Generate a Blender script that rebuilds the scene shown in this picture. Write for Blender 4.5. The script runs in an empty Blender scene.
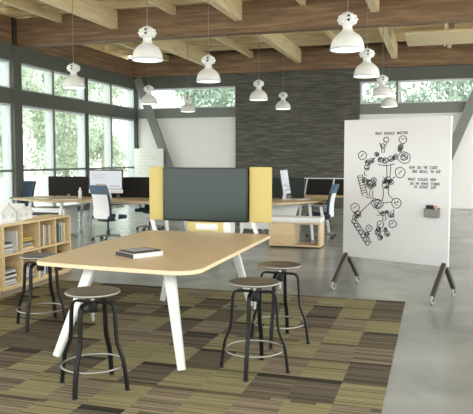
import bpy, bmesh, math, random
from mathutils import Vector, Matrix, Euler
R = math.radians
PI = math.pi
rnd = random.Random(11)
scene = bpy.context.scene
C = scene.collection

# ------------------------------------------------------------------ materials
def new_mat(name):
    m = bpy.data.materials.new(name); m.use_nodes = True
    nt = m.node_tree
    return m, nt, nt.nodes['Principled BSDF']

def srgb(r, g, b):
    f = lambda c: (c/255/12.92) if c/255 <= .04045 else ((c/255+.055)/1.055)**2.4
    return (f(r), f(g), f(b), 1)

def plain(name, col, rough=.5, metal=0, noise=.06, scale=30, spec=.5):
    m, nt, b = new_mat(name)
    c = srgb(*col)
    tc = nt.nodes.new('ShaderNodeTexCoord'); n = nt.nodes.new('ShaderNodeTexNoise')
    n.inputs['Scale'].default_value = scale; n.inputs['Detail'].default_value = 3
    nt.links.new(tc.outputs['Object'], n.inputs['Vector'])
    r = nt.nodes.new('ShaderNodeValToRGB')
    r.color_ramp.elements[0].color = tuple(v*(1-noise) for v in c[:3]) + (1,)
    r.color_ramp.elements[1].color = tuple(min(1, v*(1+noise)) for v in c[:3]) + (1,)
    nt.links.new(n.outputs['Fac'], r.inputs['Fac']); nt.links.new(r.outputs['Color'], b.inputs['Base Color'])
    b.inputs['Roughness'].default_value = rough; b.inputs['Metallic'].default_value = metal
    b.inputs['Specular IOR Level'].default_value = spec
    return m

def wood(name, c1, c2, stretch=(1, 20, 20), rough=.5, c3=None, scale=2.0, bump=0.0):
    """grain runs along the axis with the small stretch"""
    m, nt, b = new_mat(name)
    tc = nt.nodes.new('ShaderNodeTexCoord'); mp = nt.nodes.new('ShaderNodeMapping')
    mp.inputs['Scale'].default_value = stretch
    n = nt.nodes.new('ShaderNodeTexNoise'); n.inputs['Scale'].default_value = scale
    n.inputs['Detail'].default_value = 6; n.inputs['Roughness'].default_value = .65
    nt.links.new(tc.outputs['Object'], mp.inputs['Vector']); nt.links.new(mp.outputs['Vector'], n.inputs['Vector'])
    r = nt.nodes.new('ShaderNodeValToRGB')
    r.color_ramp.elements[0].position = .3; r.color_ramp.elements[1].position = .7
    r.color_ramp.elements[0].color = srgb(*c1); r.color_ramp.elements[1].color = srgb(*c2)
    if c3:
        e = r.color_ramp.elements.new(.5); e.color = srgb(*c3)
    nt.links.new(n.outputs['Fac'], r.inputs['Fac']); nt.links.new(r.outputs['Color'], b.inputs['Base Color'])
    b.inputs['Roughness'].default_value = rough
    if bump:
        bp = nt.nodes.new('ShaderNodeBump'); bp.inputs['Strength'].default_value = bump
        bp.inputs['Distance'].default_value = .01
        nt.links.new(n.outputs['Fac'], bp.inputs['Height']); nt.links.new(bp.outputs['Normal'], b.inputs['Normal'])
    return m

def emit(name, col, strength):
    m, nt, b = new_mat(name)
    b.inputs['Base Color'].default_value = (.02, .02, .02, 1); b.inputs['Roughness'].default_value = .35
    b.inputs['Emission Color'].default_value = srgb(*col); b.inputs['Emission Strength'].default_value = strength
    return m

def glass_mat():
    m = bpy.data.materials.new('window_glass'); m.use_nodes = True
    nt = m.node_tree; nt.nodes.clear()
    o = nt.nodes.new('ShaderNodeOutputMaterial'); mix = nt.nodes.new('ShaderNodeMixShader')
    t = nt.nodes.new('ShaderNodeBsdfTransparent'); t.inputs['Color'].default_value = (.93, .97, .95, 1)
    g = nt.nodes.new('ShaderNodeBsdfGlossy'); g.inputs['Roughness'].default_value = .02
    lw = nt.nodes.new('ShaderNodeLayerWeight'); lw.inputs['Blend'].default_value = .5
    pw = nt.nodes.new('ShaderNodeMath'); pw.operation = 'POWER'; pw.inputs[1].default_value = 4
    nt.links.new(lw.outputs['Facing'], pw.inputs[0])
    f = nt.nodes.new('ShaderNodeMath'); f.operation = 'MULTIPLY_ADD'; f.inputs[1].default_value = .5; f.inputs[2].default_value = .03
    nt.links.new(pw.outputs[0], f.inputs[0])
    nt.links.new(f.outputs[0], mix.inputs[0]); nt.links.new(t.outputs[0], mix.inputs[1]); nt.links.new(g.outputs[0], mix.inputs[2])
    nt.links.new(mix.outputs[0], o.inputs['Surface'])
    return m

def concrete_mat():
    m, nt, b = new_mat('polished_concrete')
    tc = nt.nodes.new('ShaderNodeTexCoord')
    n = nt.nodes.new('ShaderNodeTexNoise'); n.inputs['Scale'].default_value = .9; n.inputs['Detail'].default_value = 7
    n.inputs['Roughness'].default_value = .6; n.inputs['Distortion'].default_value = .4
    nt.links.new(tc.outputs['Object'], n.inputs['Vector'])
    r = nt.nodes.new('ShaderNodeValToRGB')
    r.color_ramp.elements[0].position = .3; r.color_ramp.elements[0].color = srgb(112, 116, 115)
    r.color_ramp.elements[1].position = .72; r.color_ramp.elements[1].color = srgb(156, 158, 154)
    nt.links.new(n.outputs['Fac'], r.inputs['Fac']); nt.links.new(r.outputs['Color'], b.inputs['Base Color'])
    r2 = nt.nodes.new('ShaderNodeMapRange')
    r2.inputs['To Min'].default_value = .2; r2.inputs['To Max'].default_value = .3
    nt.links.new(n.outputs['Fac'], r2.inputs['Value']); nt.links.new(r2.outputs[0], b.inputs['Roughness'])
    b.inputs['Specular IOR Level'].default_value = .6
    return m

def carpet_mat(x_edge, y_edge, tw, th):
    m, nt, b = new_mat('carpet_tiles')
    N, L = nt.nodes.new, nt.links.new
    def math_(op, a, b_=None):
        n = N('ShaderNodeMath'); n.operation = op
        for i, v in enumerate((a, b_)):
            if v is None: continue
            if isinstance(v, (int, float)): n.inputs[i].default_value = v
            else: L(v, n.inputs[i])
        return n.outputs[0]
    tc = N('ShaderNodeTexCoord'); sp = N('ShaderNodeSeparateXYZ'); L(tc.outputs['Object'], sp.inputs[0])
    u = math_('DIVIDE', math_('SUBTRACT', x_edge, sp.outputs[0]), tw)
    v = math_('DIVIDE', math_('SUBTRACT', y_edge, sp.outputs[1]), th)
    col = math_('FLOOR', u); row = math_('FLOOR', v)
    cb = N('ShaderNodeCombineXYZ'); L(col, cb.inputs[0]); L(row, cb.inputs[1])
    wn = N('ShaderNodeTexWhiteNoise'); wn.noise_dimensions = '2D'; L(cb.outputs[0], wn.inputs['Vector'])
    par = math_('MODULO', math_('ADD', math_('ADD', col, row), 40), 2)            # checker
    flip = math_('GREATER_THAN', wn.outputs['Value'], .84)
    dark = math_('ABSOLUTE', math_('SUBTRACT', par, flip))
    # stripes running along X, different per tile
    seed = math_('MULTIPLY', wn.outputs['Value'], 37)
    def stripes(scale, sx=.35):
        c2 = N('ShaderNodeCombineXYZ')
        L(math_('ADD', math_('MULTIPLY', sp.outputs[0], sx), seed), c2.inputs[0])
        L(math_('MULTIPLY', sp.outputs[1], scale), c2.inputs[1]); L(seed, c2.inputs[2])
        n = N('ShaderNodeTexNoise'); n.inputs['Scale'].default_value = 1; n.inputs['Detail'].default_value = 2
        L(c2.outputs[0], n.inputs['Vector']); return n.outputs['Fac']
    s1 = stripes(58, .5)
    rd = N('ShaderNodeValToRGB'); rd.color_ramp.interpolation = 'LINEAR'
    els = [(.28, (40, 38, 35)), (.40, (70, 65, 57)), (.5, (100, 92, 78)), (.58, (84, 77, 66)), (.7, (132, 121, 103))]
    rl = N('ShaderNodeValToRGB')
    els2 = [(.28, (78, 74, 58)), (.42, (110, 105, 80)), (.5, (138, 132, 100)), (.6, (124, 118, 88)), (.72, (154, 147, 116))]
    for ramp, es in ((rd, els), (rl, els2)):
        cr = ramp.color_ramp
        cr.elements[0].position, cr.elements[0].color = es[0][0], srgb(*es[0][1])
        cr.elements[1].position, cr.elements[1].color = es[-1][0], srgb(*es[-1][1])
        for p, c in es[1:-1]:
            e = cr.elements.new(p); e.color = srgb(*c)
        L(s1, ramp.inputs['Fac'])
    rt = N('ShaderNodeValToRGB')
    cr = rt.color_ramp
    es = [(.28, (64, 59, 51)), (.42, (102, 93, 78)), (.55, (126, 115, 97)), (.7, (146, 134, 113))]
    cr.elements[0].position, cr.elements[0].color = es[0][0], srgb(*es[0][1])
    cr.elements[1].position, cr.elements[1].color = es[-1][0], srgb(*es[-1][1])
    for p, c in es[1:-1]:
        e = cr.elements.new(p); e.color = srgb(*c)
    L(s1, rt.inputs['Fac'])
    w2 = N('ShaderNodeTexWhiteNoise'); w2.noise_dimensions = '3D'
    c4 = N('ShaderNodeCombineXYZ'); L(col, c4.inputs[0]); L(row, c4.inputs[1]); c4.inputs[2].default_value = 5.3
    L(c4.outputs[0], w2.inputs['Vector'])
    isdark = math_('GREATER_THAN', dark, .5)
    mt = N('ShaderNodeMix'); mt.data_type = 'RGBA'                      # some of the dark tiles are tan
    L(math_('LESS_THAN', w2.outputs['Value'], .33), mt.inputs[0]); L(rd.outputs[0], mt.inputs[6]); L(rt.outputs[0], mt.inputs[7])
    mx = N('ShaderNodeMix'); mx.data_type = 'RGBA'
    L(dark, mx.inputs[0]); L(rl.outputs[0], mx.inputs[6]); L(mt.outputs[2], mx.inputs[7])
    # black weft line near one edge of some tiles
    fv = math_('FRACT', v)
    thick = math_('MULTIPLY', math_('MULTIPLY', math_('LESS_THAN', fv, .17), math_('GREATER_THAN', w2.outputs['Value'], .45)), isdark)
    n3 = N('ShaderNodeTexNoise'); n3.inputs['Scale'].default_value = 1.0
    c3 = N('ShaderNodeCombineXYZ'); L(math_('MULTIPLY', sp.outputs[0], .9), c3.inputs[0]); L(math_('MULTIPLY', row, 3.7), c3.inputs[1]); L(c3.outputs[0], n3.inputs['Vector'])
    thin = math_('MULTIPLY', math_('LESS_THAN', fv, .1), math_('GREATER_THAN', n3.outputs['Fac'], .46))
    band = math_('MAXIMUM', math_('MULTIPLY', thick, 1.0), math_('MULTIPLY', thin, .75))
    mx2 = N('ShaderNodeMix'); mx2.data_type = 'RGBA'; mx2.inputs[7].default_value = srgb(40, 38, 35)
    L(math_('MULTIPLY', band, .8), mx2.inputs[0]); L(mx.outputs[2], mx2.inputs[6])
    L(mx2.outputs[2], b.inputs['Base Color'])
    b.inputs['Roughness'].default_value = .95; b.inputs['Specular IOR Level'].default_value = .1
    return m

M = {}
M['concrete'] = concrete_mat()
M['wall_white'] = plain('white_wall_paint', (238, 238, 236), .75, noise=.02, scale=3)
M['dark_wood_wall'] = wood('dark_veneer_wall', (50, 49, 45), (112, 110, 101), (.8, 9, 9), .6, (80, 78, 71), 2.4)
M['beam_x'] = wood('brown_beam_x', (98, 77, 57), (156, 127, 96), (.6, 7, 9), .65, (125, 98, 73), 1.6)
M['beam_y'] = wood('brown_beam_y', (98, 77, 57), (156, 127, 96), (9, .6, 9), .65, (125, 98, 73), 1.6)
M['pine_x'] = wood('pale_pine_x', (206, 184, 142), (238, 222, 184), (.6, 12, 12), .6, None, 1.8)
M['pine_y'] = wood('pale_pine_y', (206, 184, 142), (238, 222, 184), (12, .6, 12), .6, None, 1.8)
M['deck'] = wood('deck_boards', (186, 160, 120), (226, 206, 164), (.5, 7, 4), .7, None, 2.0)
M['steel'] = plain('grey_green_steel', (86, 89, 82), .5, noise=.04)
M['steel_dark'] = plain('dark_steel', (56, 58, 54), .5, noise=.04)
M['steel_light'] = plain('light_grey_steel', (122, 126, 121), .5, noise=.03)
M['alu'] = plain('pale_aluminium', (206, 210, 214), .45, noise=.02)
M['glass'] = glass_mat()
M['carpet'] = carpet_mat(-.29, 7.18, .302, .455)
M['maple'] = wood('maple_laminate', (190, 166, 130), (210, 188, 152), (2, 16, 16), .38, None, 2.2)
M['maple_edge'] = plain('pale_ply_edge', (226, 210, 176), .5, noise=.05)
M['shelf_wood'] = wood('shelf_plywood', (206, 178, 132), (228, 204, 160), (14, 2, 14), .5, None, 2.0)
M['shelf_back'] = wood('shelf_back_panel', (188, 156, 110), (206, 178, 130), (14, 2, 14), .55, None, 2.0)
M['white_metal'] = plain('white_powder_coat', (220, 221, 220), .35, noise=.015)
M['white_plastic'] = plain('white_plastic', (224, 226, 227), .35, noise=.015)
M['lamp_white'] = plain('white_enamel', (232, 233, 230), .3, noise=.015)
M['black'] = plain('black_steel', (20, 20, 20), .4, noise=.1, spec=.22)
M['black_plastic'] = plain('black_plastic', (30, 31, 32), .45, noise=.08)
M['chrome'] = plain('brushed_chrome', (190, 190, 188), .25, 1.0, noise=.03)
M['ring_steel'] = plain('worn_grey_steel', (140, 140, 137), .35, .75, noise=.06)
M['stool_seat'] = wood('stool_seat_wood', (62, 57, 52), (98, 91, 83), (3, 30, 8), .4, None, 1.5)
M['stool_rim'] = plain('seat_rim_metal', (150, 147, 140), .35, .5, noise=.04)
M['yellow'] = plain('yellow_felt', (208, 190, 126), .95, noise=.07, scale=180, spec=.15)
M['yellow_base'] = plain('yellow_panel', (206, 190, 126), .8, noise=.03)
M['bezel'] = plain('screen_bezel', (22, 22, 24), .35, noise=.05)
M['tv'] = plain('dark_glass_screen', (22, 44, 39), .16, noise=.02, spec=.45)
M['board'] = plain('gloss_white_board', (206, 206, 208), .28, noise=.008, scale=2)
M['ink'] = plain('black_marker_ink', (28, 28, 30), .6, noise=.05)
M['faint_ink'] = plain('pale_grey_ink', (168, 178, 172), .7, noise=.05)
M['leg_brown'] = plain('bronze_metal_leg', (70, 65, 59), .45, .2, noise=.06)
M['rubber'] = plain('grey_rubber', (70, 70, 70), .7, noise=.05)
M['wheel'] = plain('pale_caster_tread', (150, 150, 148), .4, noise=.03)
M['navy'] = plain('navy_fabric', (50, 64, 80), .9, noise=.1, scale=150, spec=.2)
M['navy_light'] = plain('slate_blue_fabric', (88, 106, 126), .9, noise=.1, scale=150, spec=.2)
M['screen_fabric'] = plain('charcoal_fabric', (40, 38, 36), .95, noise=.1, scale=120, spec=.15)
M['screen_fabric2'] = plain('slate_fabric', (52, 58, 58), .95, noise=.1, scale=120, spec=.15)
M['oak_desk'] = wood('oak_desk_top', (168, 146, 108), (200, 178, 138), (2, 14, 14), .45, None, 2)
M['grey_plastic'] = plain('grey_plastic', (120, 120, 116), .5, noise=.05)
M['display'] = emit('lit_display', (232, 238, 242), .85)
M['disp_ink'] = emit('display_text', (196, 176, 130), .7)
M['disp_ink2'] = emit('display_lines', (170, 180, 190), .7)
M['diffuser'] = emit('lit_diffuser', (255, 252, 244), 3.5)
M['leaf'] = plain('pale_leaf', (198, 208, 190), .7, noise=.2, scale=1.2)
M['leaf2'] = plain('blue_green_leaf', (178, 192, 180), .7, noise=.2, scale=1.2)
M['bark'] = plain('grey_bark', (168, 164, 152), .9, noise=.2, scale=5)
M['ground'] = plain('pale_gravel', (222, 222, 214), .9, noise=.1, scale=3)
M['paper'] = plain('white_paper', (236, 236, 232), .8, noise=.02)
M['model_white'] = plain('white_card', (226, 227, 225), .8, noise=.02)
M['bottle'] = plain('clear_grey_bottle', (206, 212, 214), .25, noise=.02)
M['orange'] = plain('orange_cap', (196, 132, 72), .5, noise=.05)
BOOKC = {'white': (226, 226, 222), 'cream': (222, 212, 184), 'tan': (196, 168, 122), 'yellow': (206, 176, 92), 'grey': (140, 144, 146),
         'slate': (92, 104, 114), 'black': (46, 46, 48), 'blue': (96, 122, 148), 'brown': (120, 92, 66), 'pale-blue': (186, 200, 208)}
for k, c in BOOKC.items():
    M['book_'+k] = plain('book_cover_'+k.replace('-', '_'), c, .6, noise=.04)

# ------------------------------------------------------------------ mesh builder
class MB:
    def __init__(self): self.bm = bmesh.new()
    def _add(self, verts, faces, bev=0, seg=2, mtx=None, smooth=False):
        t = bmesh.new()
        vs = [t.verts.new(v) for v in verts]
        for f in faces:
            try: t.faces.new([vs[i] for i in f])
            except ValueError: pass
        bmesh.ops.recalc_face_normals(t, faces=t.faces)
        if bev:
            bmesh.ops.bevel(t, geom=list(t.edges), offset=bev, segments=seg, affect='EDGES', profile=.5)
        if mtx: bmesh.ops.transform(t, matrix=mtx, verts=t.verts)
        for f in t.faces: f.smooth = smooth
        me = bpy.data.meshes.new('tmp'); t.to_mesh(me); t.free()
        self.bm.from_mesh(me); bpy.data.meshes.remove(me)
        return self
    def box(self, x0, x1, y0, y1, z0, z1, bev=0, mtx=None, seg=2):
        v = [(x, y, z) for z in (z0, z1) for y in (y0, y1) for x in (x0, x1)]
        f = [(0, 1, 3, 2), (4, 5, 7, 6), (0, 1, 5, 4), (2, 3, 7, 6), (0, 2, 6, 4), (1, 3, 7, 5)]
        return self._add(v, f, bev, seg, mtx)
    def cbox(self, c, s, bev=0, rot=(0, 0, 0), seg=2):
        m = Matrix.Translation(c) @ Euler(rot).to_matrix().to_4x4()
        return self.box(-s[0]/2, s[0]/2, -s[1]/2, s[1]/2, -s[2]/2, s[2]/2, bev, m, seg)
    def strip(self, pts, w, t, side):
        """flat bar of width w (along 'side') and thickness t swept along pts"""
        pts = [Vector(p) for p in pts]; side = Vector(side).normalized()
        V, F = [], []
        for i, p in enumerate(pts):
            a = pts[max(0, i-1)]; b = pts[min(len(pts)-1, i+1)]
            d = (b-a).normalized(); s = (side - d*side.dot(d)).normalized(); n = d.cross(s).normalized()
            for q in ((-1, -1), (1, -1), (1, 1), (-1, 1)):
                V.append(p + s*q[0]*w/2 + n*q[1]*t/2)
        for i in range(len(pts)-1):
            for k in range(4):
                F.append((4*i+k, 4*i+(k+1) % 4, 4*i+4+(k+1) % 4, 4*i+4+k))
        F.append((0, 1, 2, 3)); e = 4*(len(pts)-1); F.append((e, e+1, e+2, e+3))
        return self._add(V, F)
    def taper(self, p0, p1, w0, t0, w1, t1, side, bev=0):
        p0, p1 = Vector(p0), Vector(p1); d = (p1-p0).normalized(); side = Vector(side)
        s = (side-d*side.dot(d)).normalized(); n = d.cross(s)
        V = [p + s*q[0]*w/2 + n*q[1]*t/2 for p, w, t in ((p0, w0, t0), (p1, w1, t1)) for q in ((-1, -1), (1, -1), (1, 1), (-1, 1))]
        F = [(0, 1, 2, 3), (4, 5, 6, 7)] + [(k, (k+1) % 4, 4+(k+1) % 4, 4+k) for k in range(4)]
        return self._add(V, F, bev)
    def tube(self, pts, r, seg=10, closed=False):
        pts = [Vector(p) for p in pts]; n = len(pts); V, F = [], []
        up = None
        for i, p in enumerate(pts):
            a = pts[(i-1) % n] if (closed or i) else p
            b = pts[(i+1) % n] if (closed or i < n-1) else p
            d = (b-a).normalized()
            if up is None: up = Vector((0, 0, 1)) if abs(d.z) < .9 else Vector((1, 0, 0))
            s = d.cross(up).normalized(); u = s.cross(d).normalized(); up = u
            rr = r[i] if isinstance(r, (list, tuple)) else r
            for k in range(seg):
                V.append(p + s*math.cos(2*PI*k/seg)*rr + u*math.sin(2*PI*k/seg)*rr)
        for i in range(n if closed else n-1):
            j = (i+1) % n
            for k in range(seg):
                F.append((i*seg+k, i*seg+(k+1) % seg, j*seg+(k+1) % seg, j*seg+k))
        if not closed:
            F.append(tuple(range(seg))); F.append(tuple((n-1)*seg+k for k in range(seg)))
        return self._add(V, F, smooth=True)
    def lathe(self, prof, seg=32, c=(0, 0, 0), lobes=0, amp=0, mtx=None):
        V, F = [], []; n = len(prof)
        for i, (r, z) in enumerate(prof):
            for k in range(seg):
                a = 2*PI*k/seg
                rr = r*(1+amp*math.cos(lobes*a)) if lobes else r
                V.append((c[0]+rr*math.cos(a), c[1]+rr*math.sin(a), c[2]+z))
        for i in range(n-1):
            for k in range(seg):
                F.append((i*seg+k, i*seg+(k+1) % seg, (i+1)*seg+(k+1) % seg, (i+1)*seg+k))
        hollow = math.hypot(prof[0][0]-prof[-1][0], prof[0][1]-prof[-1][1]) < .02
        if hollow:
            for k in range(seg): F.append((k, (k+1) % seg, (n-1)*seg+(k+1) % seg, (n-1)*seg+k))
        if not hollow and prof[0][0] > 1e-4: F.append(tuple(range(seg)))
        if not hollow and prof[-1][0] > 1e-4: F.append(tuple((n-1)*seg+k for k in range(seg)))
        return self._add(V, F, mtx=mtx, smooth=True)
    def prism(self, poly, z0, z1, bev=0, mtx=None):
        n = len(poly)
        V = [(x, y, z0) for x, y in poly] + [(x, y, z1) for x, y in poly]
        F = [tuple(range(n)), tuple(range(n, 2*n))] + [(i, (i+1) % n, n+(i+1) % n, n+i) for i in range(n)]
        return self._add(V, F, bev, mtx=mtx)
    def build(self, name, mat, parent=None, loc=None, label=None, kind=None):
        bmesh.ops.remove_doubles(self.bm, verts=self.bm.verts, dist=1e-5)
        me = bpy.data.meshes.new(name); self.bm.to_mesh(me); self.bm.free()
        me.materials.append(mat)
        # sharp edges stay crisp on smooth shaded turned shapes
        me.set_sharp_from_angle(angle=R(40)) if hasattr(me, 'set_sharp_from_angle') else None
        o = bpy.data.objects.new(name, me); C.objects.link(o)
        if parent: o.parent = parent
        if loc: o.location = loc
        if label: o['label'] = label
        if kind: o['kind'] = kind
        return o

def thing(name, label, cat, loc=(0, 0, 0), rz=0, group=None):
    o = bpy.data.objects.new(name, None); C.objects.link(o)
    o.empty_display_size = .1
    o.location = loc; o.rotation_euler = (0, 0, rz); o['label'] = label; o['category'] = cat
    if group: o['group'] = group
    return o
def tag(o, label, cat, group=None, kind=None):
    o['label'] = label; o['category'] = cat
    if group: o['group'] = group
    if kind: o['kind'] = kind
    return o
def struct(o, label=None):
    o['kind'] = 'structure'
    if label: o['label'] = label
    return o
def struct_root(name):
    o = bpy.data.objects.new(name, None); C.objects.link(o); o.empty_display_size = .1; o['kind'] = 'structure'; return o
def copy_tree(o, parent=None):
    c = o.copy(); C.objects.link(c)
    if parent:
        c.parent = parent; c.matrix_parent_inverse = o.matrix_parent_inverse
    for ch in list(o.children): copy_tree(ch, c)
    return c
def rounded(x0, x1, y0, y1, r, n=8):
    P = []
    for cx, cy, a0 in ((x1-r, y0+r, -90), (x1-r, y1-r, 0), (x0+r, y1-r, 90), (x0+r, y0+r, 180)):
        for k in range(n+1):
            a = R(a0+90*k/n); P.append((cx+r*math.cos(a), cy+r*math.sin(a)))
    return P

# ------------------------------------------------------------------ setting
XW, YW = -10.45, 21.6
XR, YF = 4.2, 2.2         # the far right and near limits of the modelled shell
struct(MB().box(XW-.2, XR, -1.5, YW+.2, -.12, 0).build('floor', M['concrete']))
struct(MB().box(-30, 24, -6, 60, -.5, -.15).build('ground', M['ground']))

# back wall: white panels either side of a dark veneer wall
struct(MB().box(XW+.05, -6.61, YW, YW+.15, 0, 3.0).build('wall_back_left', M['wall_white']))
struct(MB().box(-2.43, XR, YW, YW+.15, 0, 3.0).build('wall_back_right', M['wall_white']))
struct(MB().box(-6.61, -2.43, YW-.18, YW+.2, 0, 4.45).build('wall_back_centre', M['dark_wood_wall']))
struct(MB().box(-2.42, XR, YW-.02, YW, 0, .12).build('baseboard_back', M['wall_white']))
tr = 0
def trim(mb, mat):
    global tr
    tr += 1
    return struct(mb.build('trim_%d' % tr, mat))
# steel rails on back wall
for x0, x1 in ((XW+.05, -6.62), (-2.42, XR)):
    trim(MB().box(x0, x1, YW-.10, YW+.15, 3.0, 3.32), M['steel_light'])
    trim(MB().box(x0, x1, YW-.10, YW+.15, 4.05, 4.45), M['steel'])
# steel rails and columns on the left wall
YL0 = 10.75
trim(MB().box(XW-.15, XW+.08, YL0, YW+.1, 2.96, 3.34), M['steel'])
trim(MB().box(XW-.15, XW+.08, YL0, YW+.1, 4.05, 4.45), M['steel'])
trim(MB().box(XW-.15, XW+.08, YL0, YW+.1, 0, .14), M['steel'])
for y, hw in ((YL0+.17, .17), (14.53, .17), (21.62, .14)):
    trim(MB().box(XW-.02, XW+.10, y-hw, y+hw, 0, 5.12), M['steel_dark'] if y > 20 else M['steel'])
trim(MB().box(XW-.06, XW+.13, 14.36, 14.70, 4.45, 5.12), M['steel_dark'])

def window(n, origin, length, z0, z1, along, minor, rail=None):
    """frame with deep jambs, coloured pale for the outdoor light on their sides, dark inner cap, one pane per light"""
    root = struct_root('window_%d' % n)
    fr = MB(); cap = MB()
    def seg(a0, a1, d0, d1, za, zb, mb):
        if along == 'y': mb.box(origin[0]-d1, origin[0]-d0, origin[1]+a0, origin[1]+a1, za, zb)
        else: mb.box(origin[0]+a0, origin[0]+a1, origin[1]+d0, origin[1]+d1, za, zb)
    t = .05
    seg(0, t, 0, .26, z0, z1, fr); seg(length-t, length, 0, .26, z0, z1, fr)
    seg(0, length, .02, .2, z0, z0+.05, fr); seg(0, length, .02, .2, z1-.05, z1, fr)
    edges = [0]
    for m in minor:
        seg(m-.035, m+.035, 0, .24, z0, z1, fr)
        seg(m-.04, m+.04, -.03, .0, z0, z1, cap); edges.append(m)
    edges.append(length)
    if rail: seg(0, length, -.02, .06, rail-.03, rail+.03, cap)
    fr.build('window_frame', M['alu'], root)  # pale colour stands in for daylight on the jamb and mullion sides
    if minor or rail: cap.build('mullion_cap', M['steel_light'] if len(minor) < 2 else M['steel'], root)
    else: cap.bm.free()
    for a, b in zip(edges, edges[1:]):
        p = MB(); seg(a+.045, b-.045, .10, .108, z0+.04, z1-.04, p); p.build('pane', M['glass'], root)
    return root
wn = 1
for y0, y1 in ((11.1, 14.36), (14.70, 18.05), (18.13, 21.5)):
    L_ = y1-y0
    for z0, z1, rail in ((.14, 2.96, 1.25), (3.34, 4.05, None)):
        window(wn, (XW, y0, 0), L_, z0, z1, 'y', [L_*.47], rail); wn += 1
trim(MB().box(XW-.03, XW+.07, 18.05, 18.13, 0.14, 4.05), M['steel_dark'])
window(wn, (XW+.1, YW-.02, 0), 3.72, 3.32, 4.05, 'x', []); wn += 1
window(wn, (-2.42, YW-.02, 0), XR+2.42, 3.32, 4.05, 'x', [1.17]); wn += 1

# braces of the steel frame in front of the back wall
trim(MB().taper((-10.24, YW-.26, 4.4), (-8.56, YW-.26, 0), .30, .10, .30, .10, (1, 0, 0)), M['steel_light'])
trim(MB().taper((1.46, YW-.26, 4.4), (-.30, YW-.26, 0), .30, .10, .30, .10, (1, 0, 0)), M['steel_light'])

# roof: brown beams, pale rafters, joists, deck
trim(MB().box(XW-.1, XR, 14.5, 14.85, 4.44, 5.12), M['beam_x'])
trim(MB().box(XW-.1, XR, YW-.32, YW+.1, 4.45, 5.12), M['beam_x'])
trim(MB().box(XW-.1, XR, 7.4, 7.75, 4.44, 5.12), M['beam_x'])
trim(MB().box(XW-.1, XR, 0, .35, 4.44, 5.12), M['beam_x'])
trim(MB().box(XW-.15, XW+.09, 14.86, YW-.33, 4.45, 5.0), M['beam_y'])
trim(MB().box(XW-.15, XW+.09, 7.76, 14.35, 4.45, 5.12), M['beam_y'])
for y0, y1 in ((.36, 7.39), (7.76, 14.49), (14.86, YW-.33)):
    for x in (-7.55, -4.4, -1.33, 1.75):
        trim(MB().box(x-.09, x+.09, y0, y1, 4.70, 5.13), M['pine_y'])
    for x in (-9.05, -6.0, -2.9, .3, 3.2):
        trim(MB().box(x-.06, x+.06, y0, y1, 4.94, 5.13), M['pine_y'])
y = -1.35
while y < YW-.2:
    trim(MB().box(XW-.1, XR, y-.07, y+.07, 5.14, 5.36), M['pine_x']); y += 1.05
trim(MB().box(XW-.1, XR, YW-.05, YW+.1, 5.12, 5.37), M['beam_x'])
trim(MB().box(XW-.6, XW-.54, 10, YW+.6, 4.9, 5.368), M['pine_y'])
struct(MB().box(XW-.6, XR, -1.5, YW+.6, 5.37, 5.45).build('ceiling', M['deck']))

# carpet
cp = MB().box(-4.6, -.29, 1.2, 7.18, .0005, .008).build('carpet', M['carpet'])
tag(cp, 'olive and dark brown striped carpet of checkered tiles under the table', 'carpet')

# ------------------------------------------------------------------ pendants
def make_pendant():
    t = thing('pendant_lamp', 'white bell pendant lamp', 'lamp', (0, 0, 0), 0, 'white bell pendant lamps')
    MB().lathe([(.228, .028), (.227, .06), (.221, .1), (.208, .142), (.186, .185), (.155, .222), (.12, .252), (.09, .274), (.072, .298), (.064, .33), (.064, .365),
                (.058, .365), (.058, .33), (.066, .294), (.115, .246), (.15, .215), (.18, .178), (.202, .138), (.215, .1), (.222, .05), (.222, .028)], 40).build('shade', M['lamp_white'], t)
    MB().lathe([(.224, .0), (.236, .004), (.238, .018), (.232, .03), (.222, .03), (.218, .012), (.224, 0)], 40).build('rim', M['alu'], t)
    MB().lathe([(.001, .012), (.216, .012), (.216, .02), (.001, .02)], 32).build('diffuser', M['diffuser'], t)
    pr_h = [(.05, .352)]
    for i in range(33):
        a = PI*(.14+.8*i/32)
        rr = .13*(1+.06*math.cos(i/32*2*PI*4.5))
        pr_h.append((rr*math.sin(a), .452-rr*math.cos(a)*.78))
    h = MB().lathe(pr_h, 72, lobes=12, amp=.05)
    hb = h.build('housing', M['lamp_white'], t)
    MB().lathe([(.022, .535), (.024, .56), (.012, .575), (.004, .58)], 12).build('top_cap', M['alu'], t)
    # the bolts face the room entrance, on the housing and by the rim
    for z, r in ((.488, .124), (.425, .125)):
        MB().lathe([(.016, 0), (.016, .012), (.001, .014)], 10, mtx=Matrix.Translation((0.03, -r, z)) @ Matrix.Rotation(R(90), 4, 'X')).build('bolt', M['black'], hb)
    MB().lathe([(.013, 0), (.013, .012), (.001, .013)], 10, mtx=Matrix.Translation((0.03, -.206, .085)) @ Matrix.Rotation(R(70), 4, 'X')).build('latch', M['black'], t)
    MB().tube([(0, 0, .57), (0, 0, 2.355)], .006, 6).build('cable', M['grey_plastic'], t)
    MB().lathe([(.008, -.03), (.012, -.02), (.01, .012)], 10).build('finial', M['lamp_white'], t)
    return t
proto = make_pendant(); used = False
rows = (('row above the whiteboard', ((-1.19, 9.0, 'nearest'), (-1.23, 11.97, 'second'), (-1.26, 15.83, 'third'), (-1.31, 18.94, 'farthest'))),
        ('middle row', ((-4.17, 9.05, 'nearest'), (-4.2, 11.86, 'second'), (-4.29, 15.87, 'third'), (-4.38, 18.98, 'farthest'))),
        ('row nearest the window wall', ((-7.23, 12.05, 'nearest'), (-7.43, 16.18, 'middle'), (-7.45, 19.12, 'farthest'))))
for row, lamps in rows:
    for x, y, d in lamps:
        o = proto if not used else copy_tree(proto); used = True
        o.location = (x, y, 3.02); o.scale = (1, 1, .9)
        o['label'] = 'white bell pendant lamp, the %s one in the %s' % (d, row)

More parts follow.
